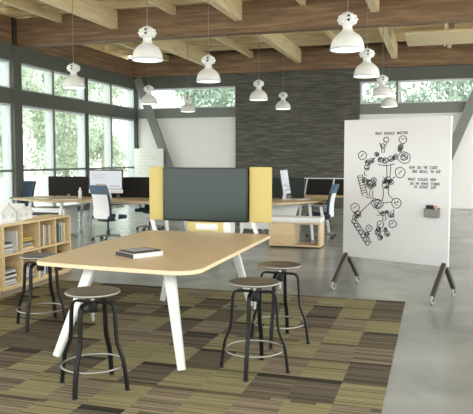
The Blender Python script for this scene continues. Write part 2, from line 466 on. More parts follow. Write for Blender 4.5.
# ------------------------------------------------------------------ meeting table
TX0, TX1, TY0, TY1 = -3.13, -1.66, 4.33, 6.78
tb = thing('meeting_table', 'large pale maple meeting table with splayed white legs on the carpet', 'table', (-2.4, 5.55, 0))
off = lambda pts: [(x+2.4, y-5.55) for x, y in pts]
def table_outline(inset=0):
    # long edges bow slightly; the front left corner is cut back
    P = []
    for k in range(9):
        a = R(-90+90*k/8); P.append((TX1-.17+.19*math.cos(a), 4.50+.19*math.sin(a)))
    for k in range(9):
        a = R(0+90*k/8); P.append((TX1-.13+.12*math.cos(a), TY1-.14+.12*math.sin(a)))
    for k in range(9):
        a = R(90+90*k/8); P.append((TX0+.15+.15*math.cos(a), TY1-.15+.15*math.sin(a)))
    P += [(-3.13, 5.7), (-3.105, 5.1)]
    for k in range(9):
        a = R(180+82*k/8); P.append((-2.925+.145*math.cos(a), 4.545+.145*math.sin(a)))
    P += [(-2.45, 4.35)]
    cx, cy = (TX0+TX1)/2, (TY0+TY1)/2
    return [(x-inset*(1 if x > cx else -1), y-inset*(1 if y > cy else -1)) for x, y in P]
MB().prism(off(table_outline(.004)), .709, .742).build('tabletop', M['maple'], tb)
MB().prism(off(table_outline(0)), .712, .7385).build('edge_band', M['maple_edge'], tb)
for (fx, fy), (tx, ty) in (((-1.735, 4.30), (-1.92, 4.52)), ((-2.795, 4.33), (-2.58, 4.52)), ((-2.815, 6.43), (-2.6, 6.3)), ((-1.83, 6.48), (-1.98, 6.3))):
    MB().taper((tx+2.4, ty-5.55, .709), (fx+2.4, fy-5.55, .018), .085, .055, .055, .04, (1, 0, 0), .006).build('leg', M['white_metal'], tb)
f = MB()
f.box(-2.6+2.4, -1.93+2.4, 4.56-5.55, 4.62-5.55, .67, .708).box(-2.6+2.4, -1.95+2.4, 6.25-5.55, 6.31-5.55, .67, .708).box(-.06, .06, -1.0, .75, .675, .707)
f.build('underframe', M['white_metal'], tb)

# magazine and tablet
bx = thing('book', 'thick white book with a dark spine, under the tablet on the table', 'book', (-2.36, 4.95, .742), R(59-0))
MB().box(-.145, .145, -.11, .14, .003, .03, .002).build('pages', M['paper'], bx)
cv = MB().box(-.15, .15, -.115, .145, .0, .004).box(-.15, .15, -.115, .145, .029, .033).box(-.15, .15, .14, .146, 0, .033)
cv.build('cover', M['book_white'], bx)
MB().box(-.1535, -.1502, -.115, .146, 0, .033).build('spine', M['book_black'], bx, label='black book spine')
tbl = thing('tablet', 'black tablet with a pale lit screen lying on the white book', 'tablet', (-2.37, 4.965, .7752), R(59))
MB().box(-.138, .138, -.1, .118, 0, .011, .003).build('body', M['black_plastic'], tbl)
MB().box(-.108, .108, -.066, .084, .0111, .0118).build('screen', emit('tablet_display', (206, 210, 212), .35), tbl)

# ------------------------------------------------------------------ stools
def make_stool():
    t = thing('stool', 'round stool', 'stool', (0, 0, 0), 0, 'round seat stools around the table')
    MB().lathe([(.001, .620), (.165, .620), (.178, .624), (.18, .632), (.174, .6385), (.12, .641), (.001, .639)], 48).build('seat', M['stool_seat'], t)
    MB().lathe([(.18, .627), (.1835, .628), (.1845, .633), (.183, .637), (.1795, .6365), (.179, .628)], 48).build('seat_rim', M['stool_rim'], t)
    MB().tube([(0, 0, .44), (0, 0, .618)], .014, 12).build('screw_spindle', M['chrome'], t)
    MB().lathe([(.034, .50), (.036, .51), (.036, .565), (.03, .575)], 16).lathe([(.06, .6), (.06, .617), (.02, .617)], 16).build('hub', M['black'], t)
    for k in range(4):
        a = k*PI/2; c, s = math.cos(a), math.sin(a)
        prof = [(.03, .566), (.12, .568), (.142, .56), (.156, .545), (.163, .52), (.167, .45), (.172, .36), (.18, .30), (.2, .25), (.222, .2), (.236, .12), (.25, .004)]
        lg = MB().strip([(r*c, r*s, z) for r, z in prof], .029, .016, (-s, c, 0)).build('leg', M['black'], t)
        MB().lathe([(.02, 0), (.021, .004), (.012, .012)], 10, (.25*c, .25*s, 0)).build('foot', M['black_plastic'], lg)
    ring = [(.213*math.cos(2*PI*i/48), .213*math.sin(2*PI*i/48), .155) for i in range(48)]
    MB().tube(ring, .0075, 8, True).build('foot_ring', M['ring_steel'], t)
    return t
st = make_stool()
spots = [((-2.195, 3.85), 'round stool with black bent legs in front of the table, nearest the viewer', 0),
         ((-1.245, 4.50), 'round stool with black legs at the right side of the table, nearer of two', 2),
         ((-1.245, 5.30), 'round stool with black bent legs beyond the nearer one, right of the table', -3),
         ((-3.48, 5.16), 'round stool with black bent legs partly under the table, beside the bookcase', 3)]
for i, ((x, y), lab, rz) in enumerate(spots):
    o = st if i == 0 else copy_tree(st)
    o.location = (x, y, .008); o.rotation_euler.z = R(rz); o.scale = (1, 1, 1.03); o['label'] = lab

# floor outlet
fo = thing('floor_outlet', 'small round metal floor outlet cover on the carpet under the table', 'outlet', (-2.0, 6.38, .008))
MB().lathe([(.105, 0), (.105, .006), (.09, .012), (.001, .012)], 32).build('cover', M['ring_steel'], fo)
MB().lathe([(.06, .0122), (.058, .0145), (.001, .0145)], 24).build('lid', M['leg_brown'], fo)

# ------------------------------------------------------------------ screen with yellow panels
ms = thing('media_screen', 'freestanding media stand with yellow felt wings behind the table', 'screen', (-2.44, 6.95, 0))
for s, x0, x1 in ((-1, -3.17, -2.985), (1, -1.968, -1.715)):
    MB().box(x0+2.44, x1+2.44, -.07, -.02, .85, 1.462, .014).build('wing_panel', M['yellow'], ms)
MB().box(-.55, .52, -.02, .02, .87, 1.44, .006).build('back_panel', M['yellow'], ms)
MB().box(-.235, .19, -.125, .05, .70, .845, .006).build('mounting_box', M['yellow_base'], ms)
MB().box(-.135, .125, -.129, -.1245, .755, .83, .002).build('label_plate', M['white_plastic'], ms, label='white plate')
MB().box(.191, .275, -.13, .05, .70, .848, .004).build('side_cover', M['white_plastic'], ms, label='white side cover')
for x0, x1 in ((-.70, -.66), (.52, .56)):
    MB().taper((x0-.01, -.04, .86), (x1-.0, -.05, .70), .045, .03, .04, .03, (1, 0, 0)).build('leg', M['white_metal'], ms)
MB().box(-.72, .6, -.24, .0, .655, .699, .004).build('mounting_rail', M['white_metal'], ms)
tv = thing('television', 'wide black flat television mounted between the yellow wings', 'television', (-2.475, 6.88, .85))
MB().box(-.505, .502, -.035, .045, .0, .605, .006).build('casing', M['bezel'], tv)
MB().box(-.488, .485, -.0362, -.0345, .02, .588).build('screen', M['tv'], tv)

# ------------------------------------------------------------------ mobile whiteboard
BX0, BY0, BX1, BY1 = -1.062, 7.93, .150, 7.40
BW_ = math.hypot(BX1-BX0, BY1-BY0); ang = math.atan2(BY1-BY0, BX1-BX0)
BZ0, BZ1 = .372, 2.015
wb = thing('mobile_whiteboard', 'tall white mobile whiteboard covered in marker doodles on caster legs', 'whiteboard', ((BX0+BX1)/2, (BY0+BY1)/2, 0), ang)
hw = BW_/2
MB().box(-hw, hw, -.02, .02, BZ0, BZ1, .006).build('board', M['board'], wb)
for s in (-1, 1):
    x = s*(hw-.045)
    for yy in (-.30, .27):
        lg = MB().taper((x, .0 if yy < 0 else .02, .40), (x, yy, .085), .05, .05, .046, .042, (1, 0, 0), .003).build('leg', M['leg_brown'], wb)
        ca = MB().lathe([(.012, -.014), (.046, -.014), (.05, -.008), (.05, .008), (.046, .014), (.012, .014)], 24, mtx=Matrix.Translation((x, yy, .051)) @ Matrix.Rotation(R(90), 4, 'Y')).build('caster', M['wheel'], lg, label='pale round caster')
        MB().lathe([(.024, -.017), (.024, .017)], 16, mtx=Matrix.Translation((x, yy, .051)) @ Matrix.Rotation(R(90), 4, 'Y')).build('caster_hub', M['rubber'], ca)
    MB().box(x-.025, x+.025, -.019, .021, .385, .46, .003).build('bracket', M['leg_brown'], wb)
MB().box(-hw+.06, hw-.06, .021, .045, .42, .46).build('rear_rail', M['leg_brown'], wb)

# marker drawing: coordinates on a 334 x 414 sheet that lies on the board
def B(cx, cy):
    px = 345+.3144*cx; py = 120+.3144*cy
    u = (px-344.3)/(450.4-344.3); top = 120.5-4.8*u; bot = 256+10*u
    uu = 1.11*u/((1-u)+1.11*u)      # the right end is nearer
    v = (py-top)/(bot-top)
    return (-hw+uu*BW_, -.0215, BZ1-v*(BZ1-BZ0))
ink = []
def circ(cx, cy, r, sq=1.0):
    ph = rnd.random()*6
    ink.append(([B(cx+r*math.cos(a)*(1+.06*math.sin(3*a+ph)), cy+r*sq*math.sin(a)*(1+.06*math.cos(2*a+ph))) for a in [2*PI*i/16 for i in range(17)]]))
def line(*p): ink.append([B(*q) for q in p])
def scrib(cx, cy, r):
    circ(cx, cy, r)
    p = []
    for i in range(10):
        p.append((cx+r*.9*(rnd.random()*2-1), cy+r*.8*(rnd.random()*2-1)))
    line(*p)
def person(cx, cy, s=1.0):
    circ(cx, cy, 5*s); line((cx-11*s, cy-9*s), (cx-5*s, cy+7*s), (cx, cy+10*s)); line((cx+13*s, cy-9*s), (cx+6*s, cy+8*s), (cx, cy+10*s))
    line((cx-4*s, cy+8*s), (cx-4*s, cy+22*s), (cx+5*s, cy+22*s), (cx+4*s, cy+8*s))
for a in ((57, 112, 13), (185, 62, 12), (132, 62, 8), (178, 165, 16), (168, 262, 15), (36, 278, 14), (157, 328, 12), (118, 330, 11), (82, 343, 10)): circ(*a)
circ(190, 118, 20, .9); scrib(190, 116, 11); circ(108, 265, 19, .75); scrib(108, 265, 12)
line((52, 116), (62, 106)); line((180, 58), (190, 60)); line((173, 170), (183, 158)); circ(163, 260, 2); circ(172, 258, 2); line((163, 267), (172, 268))
line((30, 280), (42, 272)); line((152, 330), (160, 322)); line((112, 334), (122, 326)); line((80, 346), (84, 338))
person(122, 80)
for a in ((115, 125, 8), (130, 128, 9), (148, 122, 9), (160, 118, 7), (75, 135, 9), (72, 150, 8), (88, 128, 7), (103, 108, 7), (178, 85, 8), (176, 94, 6)): scrib(*a)
line((187, 74), (182, 80)); line((172, 112), (162, 106), (152, 118)); line((98, 118), (84, 130)); line((66, 160), (64, 172), (72, 176))
line((135, 140), (137, 184)); line((148, 140), (146, 182)); line((108, 140), (130, 144), (160, 138))
for a in ((140, 190, 11), (133, 205, 11), (150, 195, 8), (128, 195, 6)): scrib(*a)
line((125, 180), (140, 196), (162, 178)); line((125, 215), (126, 240), (122, 255)); line((142, 212), (142, 235), (158, 250)); line((125, 262), (153, 258))
line((42, 178), (58, 172), (76, 240), (59, 240), (42, 178)); line((70, 245), (101, 247))
for i in range(7): line((44+4*i*.62, 184+8*i), (58+4*i*.62, 180+8*i))
for a in ((65, 190, 8), (80, 195, 7), (95, 190, 8), (85, 210, 8), (96, 204, 6), (75, 205, 5)): scrib(*a)
line((84, 220), (80, 240), (92, 240), (92, 222))
line((95, 250), (45, 300)); scrib(45, 298, 10); scrib(36, 308, 8); line((30, 292), (55, 306))
for i in range(7):
    circ(32+7.5*i, 322+11.5*i, 6.5)
line((24, 318), (74, 396)); line((40, 316), (90, 390))
scrib(75, 362, 7); line((66, 352), (76, 372), (84, 372))
for a in ((110, 355, 9), (118, 372, 8), (140, 360, 8), (135, 345, 5), (112, 345, 7), (125, 295, 7), (150, 300, 8), (138, 290, 5)): scrib(*a)
line((108, 283), (118, 300), (106, 302)); line((125, 302), (125, 316), (135, 316), (134, 300)); line((122, 350), (136, 354)); line((150, 288), (160, 282), (160, 310))
dm = MB()
for p in ink: dm.tube(p, .0044, 5)
dm.build('marker_drawing', M['ink'], wb)

def text_mesh(name, s, size, loc, parent, mat, shear=.15, width=None):
    cu = bpy.data.curves.new(name, 'FONT'); cu.body = s; cu.size = size; cu.shear = shear; cu.extrude = .0006; cu.offset = .0012
    cu.space_character = 1.12
    o = bpy.data.objects.new(name, cu); C.objects.link(o)
    bpy.context.view_layer.update()
    me = bpy.data.meshes.new_from_object(o.evaluated_get(bpy.context.evaluated_depsgraph_get()))
    C.objects.unlink(o); bpy.data.objects.remove(o)
    me.materials.clear(); me.materials.append(mat)
    if width:
        ww = max(v.co.x for v in me.vertices); f_ = min(1.6, width*.96/ww)
        for v in me.vertices: v.co.x *= f_
    q = bpy.data.objects.new(name, me); C.objects.link(q); q.parent = parent
    q.location = loc; q.rotation_euler = (PI/2, 0, 0)
    return q
def wline(s, cx, cy, h, width):
    p = B(cx, cy); x = p[0]
    total = len(s); 
    x1 = B(cx+width, cy)[0]; k = (x1-x)/total
    i = 0
    for wd in s.split(' '):
        text_mesh('written_word', wd, h*.0165*.62, (x+i*k, -.0212, p[2]), wb, M['ink'], .15, k*len(wd)); i += len(wd)+1
wline('WHAT SHOULD MATTER', 97, 47, 4.1, 104)
wline('HOW DO WE COST', 206, 153, 4.2, 92); wline("SEE SKILL 'N US'", 216, 165, 4.0, 92)
wline('WHAT COULD NEW', 202, 190, 4.2, 92); wline('DO WE WANT THERE', 210, 203, 4.0, 96); wline('TO START US?', 222, 214, 4.2, 72)

# magnetic holder with eraser and marker on the board
mw = wb.matrix_basis
def onboard(x, y, z): return (mw @ Vector((x, y, z)))[:]
hx = .40
ch = thing('marker_holder', 'grey magnetic marker holder on the right of the whiteboard', 'holder', onboard(hx+.08-.0, -.021, .915), ang)
MB().box(-.078, .078, -.005, 0, 0, .10).box(-.078, .078, -.065, -.06, 0, .085).box(-.078, -.073, -.065, 0, 0, .09).box(.073, .078, -.065, 0, 0, .09).box(-.078, .078, -.065, 0, 0, .005).build('tray', M['grey_plastic'], ch)
er = thing('board_eraser', 'black board eraser standing in the grey marker holder', 'eraser', onboard(hx+.053, -.052, .921), ang)
MB().box(-.04, .04, -.0245, .0245, 0, .09, .004).build('felt_pad', M['rubber'], er)
MB().box(-.04, .04, -.0245, .0245, .0905, .125, .014).build('grip', M['black_plastic'], er)
mk = thing('board_marker', 'slim marker with a tan cap standing in the grey marker holder', 'marker', onboard(hx+.128, -.052, .921), ang)
MB().lathe([(.009, 0), (.01, .004), (.01, .085)], 12).build('barrel', M['white_plastic'], mk)
MB().lathe([(.011, .0855), (.011, .115), (.006, .122)], 12).build('cap', M['orange'], mk)

# ------------------------------------------------------------------ bookcases
def bookcase(y0, y1, n, label):
    t = thing('bookcase', label, 'bookcase', (-4.96, (y0+y1)/2, 0), 0, None)
    h = (y1-y0)/2; w = .02
    MB().box(-.18, .18, -h, h, .76, .785, .002).build('top_panel', M['shelf_wood'], t)
    MB().box(-.18, .18, -h, h, .03, .055, .002).box(-.15, .15, -h+.01, h-.01, 0, .03).build('bottom_panel', M['shelf_wood'], t)
    MB().box(-.18, -.172, -h, h, .055, .76).build('back_panel', M['shelf_back'], t)
    MB().box(-.172, .175, -h+w, h-w, .41, .432, .001).build('shelf', M['shelf_wood'], t)
    for s in (-1, 1):
        MB().box(-.172, .18, min(s*h, s*(h-w)), max(s*h, s*(h-w)), .055, .76, .001).build('side_panel', M['shelf_wood'], t)
    for k in range(1, n):
        y = -h+2*h*k/n
        MB().box(-.172, .178, y-w/2, y+w/2, .055, .41).box(-.172, .178, y-w/2, y+w/2, .432, .76).build('divider', M['shelf_wood'], t)
    return t
bookcase(6.362, 7.82, 4, 'low pale plywood bookcase with eight compartments beside the desks')
bookcase(5.28, 6.352, 3, 'low pale plywood bookcase cut off by the left edge of the picture')

def book(label, color, loc, rot, thick, height, depth, group):
    """spine faces +X; upright: thickness along Y"""
    t = thing('book', label, 'book', loc, 0, group); t.rotation_euler = rot
    a, d, h = thick/2, depth, height
    MB().box(-d, 0, -a, -a+.003, 0, h).box(-d, 0, a-.003, a, 0, h).box(-.004, 0, -a, a, 0, h).build('cover', M['book_'+color], t)
    MB().box(-d+.004, -.0045, -a+.0032, a-.0032, .003, h-.003).build('pages', M['paper'], t)
    return t
ORD = ['first', 'second', 'third', 'fourth', 'fifth', 'sixth', 'seventh', 'eighth', 'ninth']
XF = -4.80
def upright(comp, y0, z, seq, where, lean=0):
    y = y0
    for i, (c, th, h) in enumerate(seq):
        th *= 1.22; y += th/2
        book('%s book standing %s from the left in the %s of the long bookcase' % (c, ORD[i], where), c, (XF-.03-.012*(i % 3), y, z), (R(0), 0, 0), th, h, .21, 'books in the ' + where)
        y += th/2+.002
def stack(yc, z, seq, where):
    for i, (c, th, w) in enumerate(seq):
        # lying: rotate about X so that thickness points up; spine still faces the room
        j = (rnd.random()-.5)*.03
        book('%s book lying %s from the bottom in the %s of the long bookcase' % (c, ORD[i], where), c, (XF-.02-.01*(i % 3), yc+w/2+j, z+th/2), (R(90), 0, 0), th, w, .22, 'books in the ' + where)
        z += th+.0006
ZU, ZL = .4325, .0555
D_ = [6.362+.3645*k for k in range(5)]
stack(D_[0]+.145, ZU, [('pale-blue', .03, .2), ('white', .025, .2), ('grey', .022, .19), ('white', .03, .19), ('slate', .018, .18)], 'upper first compartment')
book('white book standing alone at the right of the upper first compartment of the long bookcase', 'white', (XF-.02, D_[0]+.315, ZU), (0, 0, 0), .03, .25, .22, 'books in the upper first compartment')
stack(D_[1]+.165, ZU, [('cream', .03, .24), ('tan', .022, .25), ('pale-blue', .025, .23), ('brown', .02, .24), ('yellow', .028, .24), ('yellow', .022, .2)], 'upper second compartment')
upright(2, D_[2]+.018, ZU, [('white', .03, .27), ('slate', .035, .27), ('grey', .03, .26), ('cream', .035, .27), ('black', .025, .26), ('white', .03, .25), ('tan', .03, .26), ('white', .035, .25)], 'upper third compartment')
upright(3, D_[3]+.018, ZU, [('slate', .035, .27), ('pale-blue', .03, .24), ('black', .03, .26), ('grey', .035, .25), ('slate', .03, .22), ('white', .03, .26), ('cream', .03, .25), ('tan', .035, .26)], 'upper fourth compartment')
stack(D_[0]+.17, ZL, [('pale-blue', .03, .24), ('white', .028, .23), ('slate', .025, .24), ('white', .03, .23), ('black', .02, .22), ('white', .03, .23), ('grey', .025, .22)], 'lower first compartment')
stack(D_[1]+.165, ZL, [('grey', .03, .23), ('white', .03, .23), ('pale-blue', .028, .23), ('white', .026, .22), ('white', .03, .22), ('grey', .024, .2)], 'lower second compartment')
upright(2, D_[2]+.02, ZL, [('slate', .035, .25), ('white', .03, .26), ('black', .03, .25), ('white', .035, .26), ('slate', .03, .25), ('blue', .03, .24), ('white', .03, .25)], 'lower third compartment')
upright(3, D_[3]+.02, ZL, [('white', .04, .24), ('black', .03, .25), ('brown', .04, .24), ('black', .035, .22), ('brown', .03, .25), ('tan', .035, .24)], 'lower fourth compartment')

# white card house models on a board
mbd = MB().box(-.16, .14, -.48, .48, 0, .012, .002).build('model_board', M['model_white'], loc=(-4.97, 6.35, .7855))
tag(mbd, 'white card base board lying on top of the bookcases', 'board')
def house(loc, w, d, wall, ridge, rz, label):
    t = thing('house_model', label, 'model', loc, rz, 'white card house models on the bookcase')
    m_ = Matrix(((0, 0, 1, 0), (1, 0, 0, 0), (0, 1, 0, 0), (0, 0, 0, 1)))   # profile (y,z) swept along x
    MB().prism([(-w/2, 0), (w/2, 0), (w/2, wall), (0, ridge-.006), (-w/2, wall)], -d/2, d/2, 0, m_).build('walls', M['model_white'], t)
    th = .006
    rf = MB().prism([(-w/2-.02, wall-.015), (0, ridge), (w/2+.02, wall-.015), (w/2+.02, wall-.015+th), (0, ridge+th), (-w/2-.02, wall-.015+th)], -d/2-.012, d/2+.012, 0, m_)
    rf.build('roof', M['model_white'], t)
    MB().box(d/2, d/2+.004, -.02, .02, 0, .07).build('door', M['paper'], t)
    for s in (-1, 1):
        MB().box(d/2, d/2+.003, s*w*.3-.018, s*w*.3+.018, wall*.45, wall*.8).build('window', M['book_pale-blue'], t)
house((-4.98, 6.60, .798), .28, .2, .12, .225, 0, 'largest white gabled card house, left of the models on the bookcase')
house((-5.0, 6.955, .786), .2, .15, .11, .205, R(8), 'white gabled card house, middle one of the models on the bookcase')
house((-5.03, 7.16, .786), .11, .12, .09, .15, R(-6), 'smallest white card house, right one beside the desks')

# ------------------------------------------------------------------ office chairs
def make_chair(label, loc, rz, shell='white', top=True):
    t = thing('office_chair', label, 'chair', loc, rz, 'blue office chairs')
    b = MB()
    for k in range(5):
        a = 2*PI*k/5+.3
        b.taper((0, 0, .10), (.29*math.cos(a), .29*math.sin(a), .075), .05, .035, .032, .022, (-math.sin(a), math.cos(a), 0))
    bs = b.build('star_base', M['grey_plastic'], t)
    for k in range(5):
        a = 2*PI*k/5+.3
        MB().lathe([(.008, -.022), (.03, -.022), (.032, 0), (.03, .022), (.008, .022)], 16, mtx=Matrix.Translation((.29*math.cos(a), .29*math.sin(a), .033)) @ Matrix.Rotation(a, 4, 'Z') @ Matrix.Rotation(R(90), 4, 'X')).build('caster', M['black_plastic'], bs)
    MB().lathe([(.035, .09), (.035, .2), (.02, .2), (.02, .38)], 16).build('gas_column', M['black_plastic'], t)
    MB().box(-.12, .12, -.16, .12, .37, .41, .012).build('mechanism', M['black_plastic'], t)
    MB().box(-.25, .25, -.2, .27, .41, .485, .03, None, 3).build('seat', M['navy'], t)
    # curved back: rows of points leaning backwards
    def back_sheet(y_off, z0, z1, w0, w1, th, mb):
        V, F = [], []; nz, nx = 8, 8
        for side in (0, 1):
            for i in range(nz+1):
                fz = i/nz; z = z0+(z1-z0)*fz
                lean = -.20-.10*((z-.45)/.6)**1.2 if z > .45 else -.20
                bulge = .03*math.sin(PI*min(1, max(0, (z-.45)/.6)))
                for j in range(nx+1):
                    fx = j/nx*2-1; w = (w0+(w1-w0)*fz)
                    V.append((fx*w/2, lean+bulge+.045*fx*fx+y_off+(th if side else 0), z))
        n = (nz+1)*(nx+1); k = nx+1
        for s in (0, 1):
            for i in range(nz):
                for j in range(nx): F.append((s*n+i*k+j, s*n+i*k+j+1, s*n+(i+1)*k+j+1, s*n+(i+1)*k+j))
        for i in range(nz):
            for j in (0, nx): F.append((i*k+j, (i+1)*k+j, n+(i+1)*k+j, n+i*k+j))
        for j in range(nx):
            for i in (0, nz): F.append((i*k+j, i*k+j+1, n+i*k+j+1, n+i*k+j))
        mb._add(V, F, smooth=True)
        return mb
    back_sheet(-.012, .47, 1.045, .42, .40, .045, MB()).build('backrest', M['navy'], t)
    if shell == 'white':
        back_sheet(-.036, .43, .90, .40, .38, .022, MB()).build('back_shell', M['white_plastic'], t, label='white plastic back shell')
        if top: back_sheet(-.04, .89, 1.06, .415, .40, .075, MB()).build('top_pad', M['navy_light'], t, label='slate blue upper back pad')
    MB().taper((0, -.12, .40), (0, -.235, .5), .2, .03, .16, .025, (1, 0, 0)).build('back_bracket', M['white_plastic'], t)
    for s in (-1, 1):
        MB().taper((s*.27, -.06, .41), (s*.285, -.02, .64), .06, .025, .05, .022, (0, 1, 0)).build('arm_post', M['white_plastic'], t)
        MB().box(s*.285-.04, s*.285+.04, -.14, .12, .64, .668, .012).build('armrest', M['grey_plastic'], t)
    return t
make_chair('blue office chair with a white back shell, rolled up before the lit monitor', (-5.97, 11.1, 0), R(-16))
make_chair('dark blue office chair standing behind the desk against the windows', (-9.05, 12.75, 0), R(160), 'none')
make_chair('blue office chair partly hidden behind the left yellow wing', (-5.95, 12.98, 0), R(176), 'none')
make_chair('blue office chair mostly hidden, only its base seen beneath the television', (-4.85, 13.95, 0), R(200), 'none')
make_chair('blue office chair seen side on at the desk left of the whiteboard', (-2.14, 12.7, 0), R(92))

# ------------------------------------------------------------------ left desk group
dk = thing('desk', 'long oak topped desk on white legs before the window wall', 'desk', (-6.5, 11.9, 0))
def rel(pts, ox, oy): return [(x-ox, y-oy) for x, y in pts]
MB().prism(rel([(-8.42, 11.55), (-7.0, 10.82), (-6.55, 11.3), (-4.75, 11.32), (-4.75, 12.46), (-8.3, 12.46)], -6.5, 11.9), .705, .74).build('worktop', M['oak_desk'], dk)
for (x, y), (x2, y2) in (((-8.1, 11.75), (-8.25, 11.6)), ((-7.0, 11.15), (-7.02, 10.98)), ((-4.95, 11.45), (-4.85, 11.4)), ((-4.95, 12.3), (-4.85, 12.4)), ((-7.9, 12.3), (-8.0, 12.4))):
    MB().taper((x+6.5, y-11.9, .705), (x2+6.5, y2-11.9, 0), .06, .04, .045, .035, (1, 0, 0)).build('leg', M['white_metal'], dk)
MB().box(-8.0+6.5, -4.95+6.5, .33, .37, .62, .7).build('beam', M['white_metal'], dk)
ds = thing('desk_screen', 'long charcoal privacy screen along the back of the left desk', 'screen', (-6.45, 12.5, .741))
MB().box(-1.72, 1.65, -.025, .025, .0, .43, .012).build('panel', M['screen_fabric'], ds)
for x in (-1.2, 0, 1.3): MB().box(x-.03, x+.03, -.06, -.0255, 0, .05).build('clamp', M['grey_plastic'], ds)

def monitor(label, loc, rz, w, h, chin, tilt=0):
    t = thing('desktop_computer', label, 'computer', loc, rz)
    t.rotation_euler = (0, 0, rz)
    tm = Matrix.Translation((0, 0, .11)) @ Matrix.Rotation(R(tilt), 4, 'X')
    MB().box(-w/2, w/2, -.012, .012, 0, h+chin, .004, tm).build('casing', M['bezel'], t)
    sc = MB().box(-w/2+.026, w/2-.026, -.0135, -.0115, chin+.006, h+chin-.026, 0, tm).build('display', M['display'], t, label='lit white display')
    dl = MB()
    dl.box(-w*.3, w*.02, -.0142, -.0136, chin+h*.18, chin+h*.25, 0, tm)
    dl.build('page_image', M['disp_ink'], sc)
    d2 = MB()
    for k in range(4): d2.box(-w*.38, -w*.38+w*(.3+.1*(k % 2)), -.0142, -.0136, chin+h*(.5+.08*k), chin+h*(.515+.08*k), 0, tm)
    d2.box(w*.1, w*.4, -.0142, -.0136, chin+h*.12, chin+h*.17, 0, tm)
    d2.build('text_lines', M['disp_ink2'], sc)
    MB().box(-w/2, w/2, -.0138, -.0118, 0, chin-.004, 0, tm).build('chin', M['alu'], t, label='silver chin strip')
    MB().taper((0, .05, .006), (0, .014, .3), .2, .012, .18, .012, (1, 0, 0)).build('stand', M['alu'], t)
    MB().box(-.11, .11, -.09, .09, 0, .007, .002).build('foot', M['alu'], t)
    return t
monitor('large desktop computer with a lit white display on the left desk', (-6.52, 12.05, .7402), R(4), .76, .40, .085)
kb = thing('keyboard', 'slim white keyboard in front of the lit desktop computer', 'keyboard', (-6.4, 11.62, .7402), R(3))
MB().box(-.21, .21, -.055, .055, 0, .012, .004).build('base', M['alu'], kb)
MB().box(-.2, .2, -.048, .048, .0122, .016).build('keys', M['white_plastic'], kb)
bo = thing('water_bottle', 'clear water bottle standing left of the lit monitor', 'bottle', (-6.98, 11.8, .7402))
MB().lathe([(.033, 0), (.036, .01), (.036, .15), (.022, .19), (.016, .2)], 20).build('body', M['bottle'], bo)
MB().lathe([(.018, .2003), (.018, .225), (.004, .228)], 16).build('cap', M['white_plastic'], bo)
pa = MB().box(-.25, .25, -.12, .12, 0, .003).build('paper_sheet', M['paper'], loc=(-7.05, 11.35, .7402)); pa.rotation_euler.z = R(22)
tag(pa, 'white paper sheet lying on the left end of the desk', 'paper')
pa2 = MB().box(-.15, .15, -.1, .1, 0, .004).build('paper_sheet', M['paper'], loc=(-7.75, 11.6, .7402)); pa2.rotation_euler.z = R(-28)
tag(pa2, 'small white paper at the far left tip of the desk', 'paper')
pr_ = thing('pedestal_cabinet', 'white pedestal cabinet with a dark slot under the left desk', 'cabinet', (-7.55, 11.7, 0))
MB().box(-.42, .42, -.25, .25, .02, .56, .015).build('body', M['white_plastic'], pr_)
MB().box(-.36, .3, -.256, -.2505, .40, .47).build('slot', M['black_plastic'], pr_)
MB().box(-.3, .3, -.254, -.2505, .08, .34, .002).build('drawer_front', M['white_metal'], pr_)

# desk lamp silhouette on the left desk by the window
dl = thing('desk_lamp', 'slim white desk lamp behind the charcoal screen at the windows', 'lamp', (-7.35, 12.85, .741))
# (stands on the second desk of the bench, seen over the screen)
MB().lathe([(.07, 0), (.07, .012), (.01, .016)], 20).build('base', M['white_metal'], dl)
MB().tube([(0, 0, .012), (-.08, 0, .3), (.05, 0, .58)], .009, 8).build('arm', M['white_metal'], dl)
MB().lathe([(.055, 0), (.05, .03), (.02, .06)], 20, (.07, 0, .52)).build('shade', M['white_metal'], dl)
dk2 = thing('desk', 'oak topped desk on the far side of the charcoal privacy screen', 'desk', (-6.5, 13.0, 0))
MB().box(-1.0, 1.7, -.45, .05, .705, .74, .003).build('worktop', M['oak_desk'], dk2)
for x in (-.9, 1.6):
    for y in (-.4, .0): MB().taper((x, y, .705), (x*1.03, y*1.05, 0), .06, .04, .045, .035, (1, 0, 0)).build('leg', M['white_metal'], dk2)

# pinned-up board on the white wall
gb = thing('wall_whiteboard', 'white board with faint pale scribbles on the far left wall', 'whiteboard', (-9.75, YW-.42, .5))
MB().box(-.56, .56, -.015, .015, .0, 1.42, .004).build('panel', M['paper'], gb)
for i in range(7):
    z = 1.28-.12*i; x0 = rnd.uniform(-.48, -.4); n = rnd.randint(10, 18)
    MB().tube([(x0+.048*k, -.0165, z+rnd.uniform(-.035, .035)) for k in range(n)], .005, 5).build('scribble_line', M['faint_ink'], gb)
for s in (-1, 1): MB().taper((s*.4, .0, .02), (s*.45, .0, -.4995), .04, .3, .04, .34, (1, 0, 0)).build('leg', M['alu'], gb)

